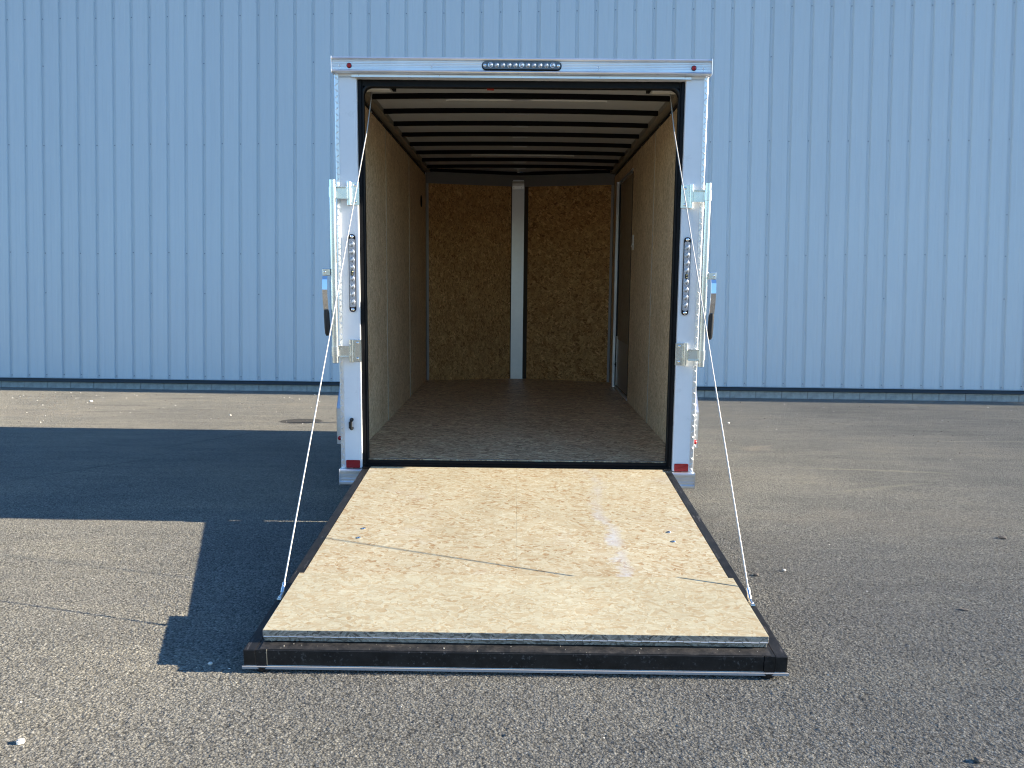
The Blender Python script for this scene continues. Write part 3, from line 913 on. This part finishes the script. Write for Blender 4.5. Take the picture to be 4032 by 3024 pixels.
# reflectors
def refl(s):
    x = s * 0.8535
    o = MB().prism(rrect(x - 0.036, x + 0.036, 0.298, 0.3385, 0.004, 3), 'y', -0.0005, -0.004).build('reflector', M['red'], T)
mir(refl)
# hold-back hook on the left post
hk = MB()
hk.tube([(-0.857, 0.0, 0.552), (-0.857, -0.012, 0.552)], 0.0095, 12)
hk.tube([(-0.857, 0.0, 0.507), (-0.857, -0.012, 0.507)], 0.0095, 12)
hk.box(-0.8705, -0.8555, -0.018, -0.004, 0.507, 0.543, bev=0.003)
hk.box(-0.863, -0.851, -0.020, -0.010, 0.541, 0.556, bev=0.002)
hko = hk.build('hold_back_hook', M['grip'], T)
MB().dome((-0.857, -0.0125, 0.553), 0.0045, 'y', -1, 0.003, 10, 2).box(-0.8545, -0.8515, -0.019, -0.012, 0.503, 0.540).build('spring_clip', M['chrome'], hko)
# black jambs and the seal with rounded corners
def jamb(s):
    B('door_jamb', M['black'], T, s * 0.784, s * 0.8065, 0.034, 0.084, 0.314, 2.2520)
    B('jamb_step', M['black'], T, s * 0.791, s * 0.8075, 0.022, 0.0335, 0.314, 2.2445)
mir(jamb)
B('header_jamb', M['black'], T, -0.7835, 0.7835, 0.036, 0.084, 2.222, 2.2522)
def seal_path(x, z0, z1, r):
    pts = [(-x, z0)]
    for i in range(9):
        a = math.pi - math.pi / 2 * i / 8
        pts.append((-x + r + r * math.cos(a), z1 - r + r * math.sin(a)))
    for i in range(9):
        a = math.pi / 2 - math.pi / 2 * i / 8
        pts.append((x - r + r * math.cos(a), z1 - r + r * math.sin(a)))
    pts.append((x, z0))
    return pts
sp = seal_path(0.7905, 0.318, 2.2285, 0.052)
MB().tube([(p[0], 0.046, p[1]) for p in sp], 0.0098, 10).build('door_seal', M['rubber'], T)
# filler gussets in the two top corners
def gus(s):
    pts = [(s * 0.7836, 2.2216)]
    for i in range(9):
        a = math.pi / 2 * i / 8
        pts.append((s * (0.7905 - 0.052 + 0.050 * math.cos(a)), 2.2285 - 0.052 + 0.050 * math.sin(a)))
    pts = [(s * 0.7836, 2.2216), (s * 0.7836, 2.17)] + [(s * min(0.7836, 0.7385 + 0.046 * math.cos(math.pi / 2 * i / 8)), min(2.2216, 2.1765 + 0.046 * math.sin(math.pi / 2 * i / 8))) for i in range(1, 8)] + [(s * 0.735, 2.2216)]
    MB().prism(pts, 'y', 0.056, 0.083).build('corner_gusset', M['black'], T)
mir(gus)
# sill
B('door_sill', M['black'], T, -0.7835, 0.7835, 0.034, 0.062, 0.300, 0.3285, bev=0.003)
B('sill_lip', M['black'], T, -0.7835, 0.7835, 0.028, 0.0335, 0.292, 0.3125, bev=0.002)
B('sill_edge_trim', m_plain('grey_sill_edge', (0.12, 0.12, 0.12), 0.35), T, -0.78, 0.78, 0.0625, 0.070, 0.330, 0.3345)

# lock bars ---------------------------------------------------------------
def lockbar(s):
    xb = s * 0.9245
    yb = -0.046
    o = MB().tube([(xb, yb, 0.851), (xb, yb, 1.757)], 0.0165, 18).build('lock_bar', M['galv'], T)
    MB().tube([(xb, yb, 0.8495), (xb, yb, 0.8508)], 0.0135, 14).tube([(xb, yb, 1.7572), (xb, yb, 1.7585)], 0.0135, 14).build('bar_bore', M['bow'], o)
    for zc in (1.696, 0.910):
        hp = MB().box(s * 0.801, s * 0.846, -0.0055, -0.001, zc - 0.057, zc + 0.057, bev=0.002).build('hinge_plate', M['galv'], o)
        k = MB()
        k.tube([(s * 0.8505, -0.014, zc - 0.057), (s * 0.8505, -0.014, zc - 0.029)], 0.0115, 14)
        k.tube([(s * 0.8505, -0.014, zc + 0.029), (s * 0.8505, -0.014, zc + 0.057)], 0.0115, 14)
        k.tube([(s * 0.8505, -0.015, zc - 0.0285), (s * 0.8505, -0.015, zc + 0.0285)], 0.013, 14)
        k.build('hinge_knuckle', M['galv'], o)
        a = MB()
        # channel-shaped arm from knuckle to bar
        x0, x1 = s * 0.858, s * 0.9085
        a.box(x0, x1, -0.040, -0.0365, zc - 0.026, zc + 0.024)
        a.box(x0, x1, -0.054, -0.0366, zc + 0.0241, zc + 0.028)
        a.box(x0, x1, -0.054, -0.0366, zc - 0.030, zc - 0.0261)
        a.box(x0, s * 0.864, -0.0366, -0.018, zc - 0.026, zc + 0.024)
        a.build('hinge_arm', M['galv'], o)
        c = MB().tube([(xb, yb, zc - 0.024), (xb, yb, zc + 0.024)], 0.0198, 18).build('bar_collar', M['galv'], o)
        b = MB()
        for dz in (-0.040, 0.040):
            b.dome((s * 0.8215, -0.0056, zc + dz), 0.0072, 'y', -1, 0.005, 12, 3)
        b.build('bolt', M['chrome'], o)
    # handle: clevis, steel strap, black grip
    hb = MB().box(s * 0.9415, s * 0.9800, -0.060, -0.036, 1.289, 1.3235, bev=0.003).build('handle_clevis', M['galv'], o)
    MB().dome((s * 0.968, -0.0601, 1.307), 0.0055, 'y', -1, 0.004, 12, 3).build('handle_pin', M['chrome'], o)
    st = MB()
    pts = [(0.967, -0.050, 1.300), (0.968, -0.062, 1.27), (0.967, -0.070, 1.22), (0.9665, -0.066, 1.17), (0.966, -0.056, 1.13), (0.9655, -0.050, 1.105)]
    vs = []; fs = []
    for i, (x, y, z) in enumerate(pts):
        w_ = 0.0125
        for dx, dy in ((-w_, -.002), (w_, -.002), (w_, .002), (-w_, .002)):
            vs.append((s * (x + dx), y + dy, z))
        if i:
            b0, b1 = (i - 1) * 4, i * 4
            for j in range(4):
                fs.append((b0 + j, b0 + (j + 1) % 4, b1 + (j + 1) % 4, b1 + j))
    fs += [(0, 1, 2, 3), (20, 21, 22, 23)]
    st.add(vs, fs)
    st.build('handle_strap', M['chrome'], o)
    MB().tube([(s * 0.9655, -0.050, 1.120), (s * 0.9655, -0.048, 1.10), (s * 0.9640, -0.044, 1.03), (s * 0.9625, -0.042, 1.0), (s * 0.962, -0.042, 0.988)], 0.013, 14, radii=[0.0125, 0.0145, 0.0145, 0.0140, 0.009]).build('handle_grip', M['grip'], o)
mir(lockbar)

# fenders, wheels, running gear ------------------------------------------
def fender(s):
    xo, xi = s * 1.178, s * 0.9095
    prof = [(1.045, 0.205), (1.045, 0.44), (1.20, 0.655), (2.00, 0.655), (2.16, 0.44), (2.16, 0.205)]
    m = MB()
    # top skin
    for (a, b) in zip(prof, prof[1:]):
        nrm = Vector((0, -(b[1] - a[1]), (b[0] - a[0]))).normalized()
        t = 0.003
        vs = [(xi, a[0], a[1]), (xo, a[0], a[1]), (xo, b[0], b[1]), (xi, b[0], b[1])]
        vs += [(v[0], v[1] - nrm.y * t, v[2] - nrm.z * t) for v in vs]
        m.add(vs, [(0, 1, 2, 3), (4, 7, 6, 5), (0, 4, 5, 1), (1, 5, 6, 2), (2, 6, 7, 3), (3, 7, 4, 0)])
    # outer side skirt with wheel opening (strip following the profile)
    inner = [(1.20, 0.205), (1.20, 0.36), (1.33, 0.545), (1.88, 0.545), (2.01, 0.36), (2.01, 0.205)]
    for i in range(5):
        q = [prof[i], prof[i + 1], inner[i + 1], inner[i]]
        m.add([(xo, p[0], p[1]) for p in q] + [(xo - s * .003, p[0], p[1]) for p in q], [(0, 1, 2, 3), (7, 6, 5, 4), (2, 6, 7, 3), (0, 4, 5, 1)])
    # chamfered lower rear corner
    fo = m.build('fender', M['plate'], T)
    l = MB()
    def lug(c0, u, v, nn, ln_=0.013, wd=0.0035, h=0.002):
        c0, u, v, nn = map(Vector, (c0, u, v, nn))
        P = [c0 - u * ln_, c0 - v * wd, c0 + u * ln_, c0 + v * wd]
        Q = [c0 - u * ln_ * .6 + nn * h, c0 - v * wd * .5 + nn * h, c0 + u * ln_ * .6 + nn * h, c0 + v * wd * .5 + nn * h]
        l.add(P + Q, [(4, 5, 6, 7), (0, 1, 5, 4), (1, 2, 6, 5), (2, 3, 7, 6), (3, 0, 4, 7)])
    for (a, b) in zip(prof, prof[1:]):
        e = Vector((0, b[0] - a[0], b[1] - a[1])); L = e.length; e.normalize()
        nn = Vector((0, -e.z, e.y))
        if nn.z < -0.01 or (abs(nn.z) < 0.01 and (nn.y > 0) == (a[0] < 1.5)):
            nn = -nn
        nu = int(L / 0.032)
        for i in range(nu):
            for j in range(7):
                c0 = Vector((xi + (xo - xi) * (j + .5) / 7, a[0], a[1])) + e * (i + .5) * L / nu + nn * 0.0003
                sg = 1 if (i + j) % 2 else -1
                u = (Vector((1, 0, 0)) * 0.6 * sg + e * 0.8)
                v = (Vector((1, 0, 0)) * 0.8 - e * 0.6 * sg)
                lug(c0, u, v, nn)
    l.build('tread_pattern', M['plate'], fo, kind='stuff')
    MB().tube([(s * 1.158, 1.0445, 0.245), (s * 1.158, 1.037, 0.245)], 0.014, 16).dome((s * 1.158, 1.037, 0.245), 0.013, 'y', -1, 0.010, 16, 4).build('marker_light', M['red_lens'], fo)
mir(fender)
def wheel(s):
    cx, cy, cz = s * 1.045, 1.605, 0.225
    R0 = 0.325
    prof = [(-0.085, 0.19), (-0.10, 0.24), (-0.098, 0.29), (-0.08, 0.318), (-0.04, 0.325), (0.04, 0.325), (0.08, 0.318), (0.098, 0.29), (0.10, 0.24), (0.085, 0.19)]
    n = 40
    def lathe(prof, name, mat, parent):
        vs = []; fs = []
        k = len(prof)
        for j in range(n):
            a = 2 * math.pi * j / n
            for x, r in prof:
                vs.append((cx + s * x, cy + r * math.cos(a), cz + r * math.sin(a)))
        for j in range(n):
            j2 = (j + 1) % n
            for i in range(k - 1):
                fs.append((j * k + i, j * k + i + 1, j2 * k + i + 1, j2 * k + i))
        return MB().add(vs, fs, 0, True).build(name, mat, parent)
    wh = MB().tube([(cx - s * 0.09, cy, cz), (cx + s * 0.055, cy, cz)], 0.045, 16).build('wheel', M['black'], T)
    lathe(prof, 'tyre', M['tyre'], wh)
    lathe([(0.085, 0.19), (0.075, 0.178), (0.03, 0.17), (0.01, 0.12), (0.045, 0.07), (0.05, 0.0)], 'rim', M['galv'], wh)
mir(wheel)
MB().tube([(-0.96, 1.605, 0.225), (0.96, 1.605, 0.225)], 0.032, 12).build('axle', M['black'], T)
# tongue with coupler and jack
tg = MB()
for s in (-1, 1):
    a, b = Vector((s * 0.55, 3.3, 0.235)), Vector((0, 4.85, 0.235))
    tg.tube([a, b], 0.035, 4)
tgo = tg.box(-0.05, 0.05, 4.75, 5.0, 0.20, 0.30, bev=0.01).build('tongue', M['black'], T)
MB().tube([(0, 4.45, -0.262), (0, 4.45, 0.62)], 0.026, 12).box(-0.07, 0.07, 4.38, 4.52, -0.268, -0.255).build('jack', M['galv'], T)

# cables --------------------------------------------------------------------
# ramp frame in trailer space
RH = Vector((0, 0.0274, 0.3070))
RA = 0.1543 - TAU
RM = Matrix.Translation(RH) @ Matrix.Rotation(RA, 4, 'X')
def rp(x, s_, h):      # ramp point -> trailer space; s_ is distance from the hinge
    return RM @ Vector((x, -s_, h))
def cable(s):
    p0 = rp(s * 0.785, 1.512, 0.016)
    p1 = Vector((s * 0.758, 0.0, 2.005))
    d = (p1 - p0)
    p2 = p1 + d * (0.27 / d.y * 1.0) * 0.55
    p3 = Vector((s * 0.772, 0.22, 2.235))
    o = MB().tube([p0, p1, p3], 0.0028, 8).build('ramp_cable', M['cable'], T)
    dn = d.normalized()
    MB().tube([p0 - dn * 0.006, p0 + dn * 0.030], 0.0068, 12, radii=[0.0068, 0.0055]).build('cable_ferrule', M['galv'], o)
    q = rp(s * 0.785, 1.535, 0.006)
    MB().tube([p0 - dn * 0.008, q], 0.0055, 10).build('cable_eye', M['galv'], o)
mir(cable)

# ramp door -------------------------------------------------------------------
RW = 0.7995
HR = 0.050
m = MB()
for s in (-1, 1):
    m.box(s * 0.7625, s * RW, -1.864, -0.030, -HR, 0.0, bev=0.0025)
m.box(-0.730, 0.730, -1.8625, -1.795, -HR, -0.001, bev=0.002)
m.box(-0.7622, -0.7315, -1.8635, -1.795, -HR, -0.0006)
m.box(0.7315, 0.7622, -1.8635, -1.795, -HR, -0.0006)
m.box(-0.762, 0.762, -0.075, -0.032, -HR, -0.019)
for y in (-0.6, -1.2):
    m.box(-0.762, 0.762, y - 0.025, y + 0.025, -HR, -0.019)
ramp = m.build('ramp_door', M['frame'], T, matrix=RM)
MB().box(-0.752, 0.752, -1.8595, -1.8165, -0.0008, 0.0012).build('gritty_ledge', M['ledge'], ramp)
MB().box(-0.795, 0.795, -1.86, -0.03, -HR - 0.003, -HR - 0.0005).build('outer_skin', M['white'], ramp)
for x0, x1 in ((-0.7618, -0.0003), (0.0003, 0.7618)):
    MB().box(x0, x1, -1.79, -0.030, -0.0185, 0.0005, bev=0.0003).build('strand_board', M['osb_ramp'], ramp)
fb = MB().box(-0.752, 0.752, -1.815, -1.415, 0.0015, 0.0185)
fb.mi = [0] * len(fb.f)
def board(z0, z1, y0, y1, x, name):
    b = MB().box(-x, x, y0, y1, z0, z1, bev=0.001)
    # end grain gets the edge material
    for i, f in enumerate(b.f):
        nv = [Vector(b.v[k]) for k in f[:3]]
        nn = (nv[1] - nv[0]).cross(nv[2] - nv[0])
        if nn.length and abs(nn.normalized().z) < 0.5:
            b.mi[i] = 1
    return b.build(name, [M['osb_flap'], M['osb_edge']], ramp)
board(0.0015, 0.0175, -1.8135, -1.417, 0.7515, 'ramp_flap')
board(0.0185, 0.0390, -1.8180, -1.415, 0.7545, 'ramp_flap')
# piano hinge between the folded layers
pin = None
nseg = 60
for i in range(nseg):
    x0 = -0.752 + 1.504 * i / nseg
    if pin is None:
        pin = MB().tube([(0.0006, 0, 0), (1.504 / nseg - 0.0006, 0, 0)], 0.0026, 8).build('hinge_knuckle', M['alum_dull'], ramp); o = pin
    else:
        o = link('hinge_knuckle', pin.data, ramp)
    o.location = (x0, -1.8185, 0.0185 + (0.0004 if i % 2 else -0.0004))
# bright seal strip along the lip and rubber feet
MB().box(-0.8035, 0.8035, -1.8685, -1.8645, -HR - 0.0085, -HR - 0.001).build('edge_strip', m_plain('pale_edge_strip', (0.36, 0.355, 0.36), 0.6), ramp)
# weld line at the corner of the lip
MB().box(-0.7315, -0.7300, -1.8632, -1.79, -HR + 0.002, 0.0004).build('weld_seam', m_plain('bright_weld', (0.5, 0.47, 0.38), 0.4, metal=0.6), ramp)
for s in (-1, 1):
    MB().tube([(s * 0.745, -1.84, -HR - 0.003), (s * 0.745, -1.84, -HR - 0.020)], 0.030, 18, radii=[0.032, 0.026]).build('rubber_foot', M['rubber'], ramp)
    for y in (-0.90, -1.0):
        MB().tube([(s * 0.630, y, 0.0), (s * 0.630, y, 0.0025)], 0.010, 14).dome((s * 0.630, y, 0.0025), 0.007, 'z', 1, 0.003, 12, 3).build('bolt', M['galv'], ramp)
    # cable anchor
    MB().box(s * 0.778, s * 0.794, -1.553, -1.523, 0.0004, 0.008, bev=0.002).dome((s * 0.786, -1.538, 0.008), 0.006, 'z', 1, 0.004, 10, 3).build('cable_anchor', M['galv'], ramp)
    # hinge at the sill
    MB().box(s * 0.764, s * 0.797, -0.07, -0.031, 0.0005, 0.004).build('hinge_leaf', M['galv'] if s > 0 else M['black'], ramp)
for x in (-0.6, 0.09, 0.6):
    MB().tube([(x - 0.05, -0.012, -0.012), (x + 0.05, -0.012, -0.012)], 0.009, 12).box(x - 0.045, x + 0.045, -0.034, -0.012, -0.02, -0.014).build('ramp_hinge', M['black'], ramp)
# grit lying on the ledge
gr = MB()
for i in range(26):
    x, y = R.uniform(-0.73, 0.73), R.uniform(-1.857, -1.82)
    s_ = R.choice([0.0008, 0.001, 0.0012, 0.0018])
    gr.dome((x, y, 0.0012), s_ * R.uniform(.8, 1.6), 'z', 1, s_, 5, 2)
gr.build('grit', m_plain('pale_grit', (0.5, 0.46, 0.38), 0.8), ramp, kind='stuff')

# ------------------------------------------------------------------ loose stones
def stone(name, x, y, r, mat, label, cat='stone', flat=0.6, seed=0, sx=1.0, group=None):
    rr = random.Random(seed)
    bm = bmesh.new()
    bmesh.ops.create_icosphere(bm, subdivisions=2, radius=1)
    for v in bm.verts:
        k = 1 + rr.uniform(-0.16, 0.16)
        v.co = Vector((v.co.x * r * k * sx, v.co.y * r * k, v.co.z * r * flat * k))
    me = bpy.data.meshes.new(name)
    bm.to_mesh(me); bm.free()
    me.materials.append(mat)
    o = bpy.data.objects.new(name, me)
    COL.objects.link(o)
    o.location = (x, y, gz(x, y) + r * flat * 0.75)
    o.rotation_euler = (0, 0, rr.uniform(0, 3))
    o['label'] = label
    o['category'] = cat
    if group:
        o['group'] = group
    return o
stone('stone', -1.202, -2.246, 0.0105, M['stone_w'], 'white stone with a dark shadow at the bottom left corner of the asphalt', seed=1)
stone('stone', 1.107, -2.27, 0.010, M['stone_d'], 'small brown stone at the bottom right edge of the asphalt', seed=2)
stone('stone', -0.920, -1.778, 0.0075, M['stone_w'], 'small pale stone in the shadow beside the left corner of the ramp', seed=3)
stone('stone', 2.44, -0.17, 0.014, M['stone_d'], 'dark stone on the open asphalt far to the right of the ramp', seed=4, sx=1.4)
stone('stone', 1.01, -0.83, 0.010, M['stone_d'], 'dark stone just right of the ramp edge', seed=5, sx=1.4)
stone('stone', 1.15, -0.76, 0.008, M['stone_w'], 'pale stone just right of the ramp beside a dark stone', seed=6)
stone('stone', 2.39, 4.83, 0.016, M['stone_w'], 'pale stone on the asphalt behind the right cable', seed=7)
stone('stone', 1.66, -1.22, 0.010, M['stone_d'], 'flat dark stone on the asphalt right of the ramp lip', seed=8, sx=1.8, flat=.35)
stone('stone', -5.827, 6.616, 0.024, M['stone_w'], 'largest white stone on the sunny asphalt near the building at left', seed=9)
stone('stone', -3.368, 5.103, 0.014, M['stone_w'], 'white stone on the sunlit strip left of the round dark patch', seed=10)
# scattered gravel: small pale and dark chips
def gravel(name, mat, n, seed, r0, r1, boxes):
    rr = random.Random(seed)
    m = MB()
    for i in range(n):
        x0, x1, y0, y1 = rr.choice(boxes)
        x, y = rr.uniform(x0, x1), rr.uniform(y0, y1)
        if abs(x) < 0.85 and -1.9 < y < 0.2:
            continue
        r = rr.uniform(r0, r1) * (1 + 0.25 * max(0, y))
        a = rr.uniform(0, 3.14)
        ca, sa = math.cos(a), math.sin(a)
        z = gz(x, y)
        e = rr.uniform(0.5, 1.0)
        vs = []
        for px, py in ((-1, -.6), (.7, -1), (1, .5), (-.5, 1)):
            px *= r * rr.uniform(.7, 1.2); py *= r * e * rr.uniform(.7, 1.2)
            vs.append((x + px * ca - py * sa, y + px * sa + py * ca, z - r * .15))
        vs += [(x + (v[0] - x) * .5, y + (v[1] - y) * .5, z + r * rr.uniform(.5, .8)) for v in vs]
        m.add(vs, [(4, 5, 6, 7), (0, 1, 5, 4), (1, 2, 6, 5), (2, 3, 7, 6), (3, 0, 4, 7)])
    o = m.build(name, mat, kind='stuff')
    o['label'] = {'gravel': 'pale gravel chips scattered over the asphalt', 'grit': 'dark grit scattered over the asphalt'}[name]
    o['category'] = 'gravel'
gravel('gravel', M['stone_w'], 170, 21, 0.0015, 0.0042, [(-8, -2.2, 4.2, 8.2), (-8, -2.2, 4.2, 8.2), (1.2, 7, 1.5, 8), (-3, 3, -2.6, 1)])
gravel('grit', M['stone_d'], 500, 22, 0.002, 0.0045, [(-8, -2, 4, 8.2), (1, 7, -1, 8), (-3, 3, -2.6, 1)])
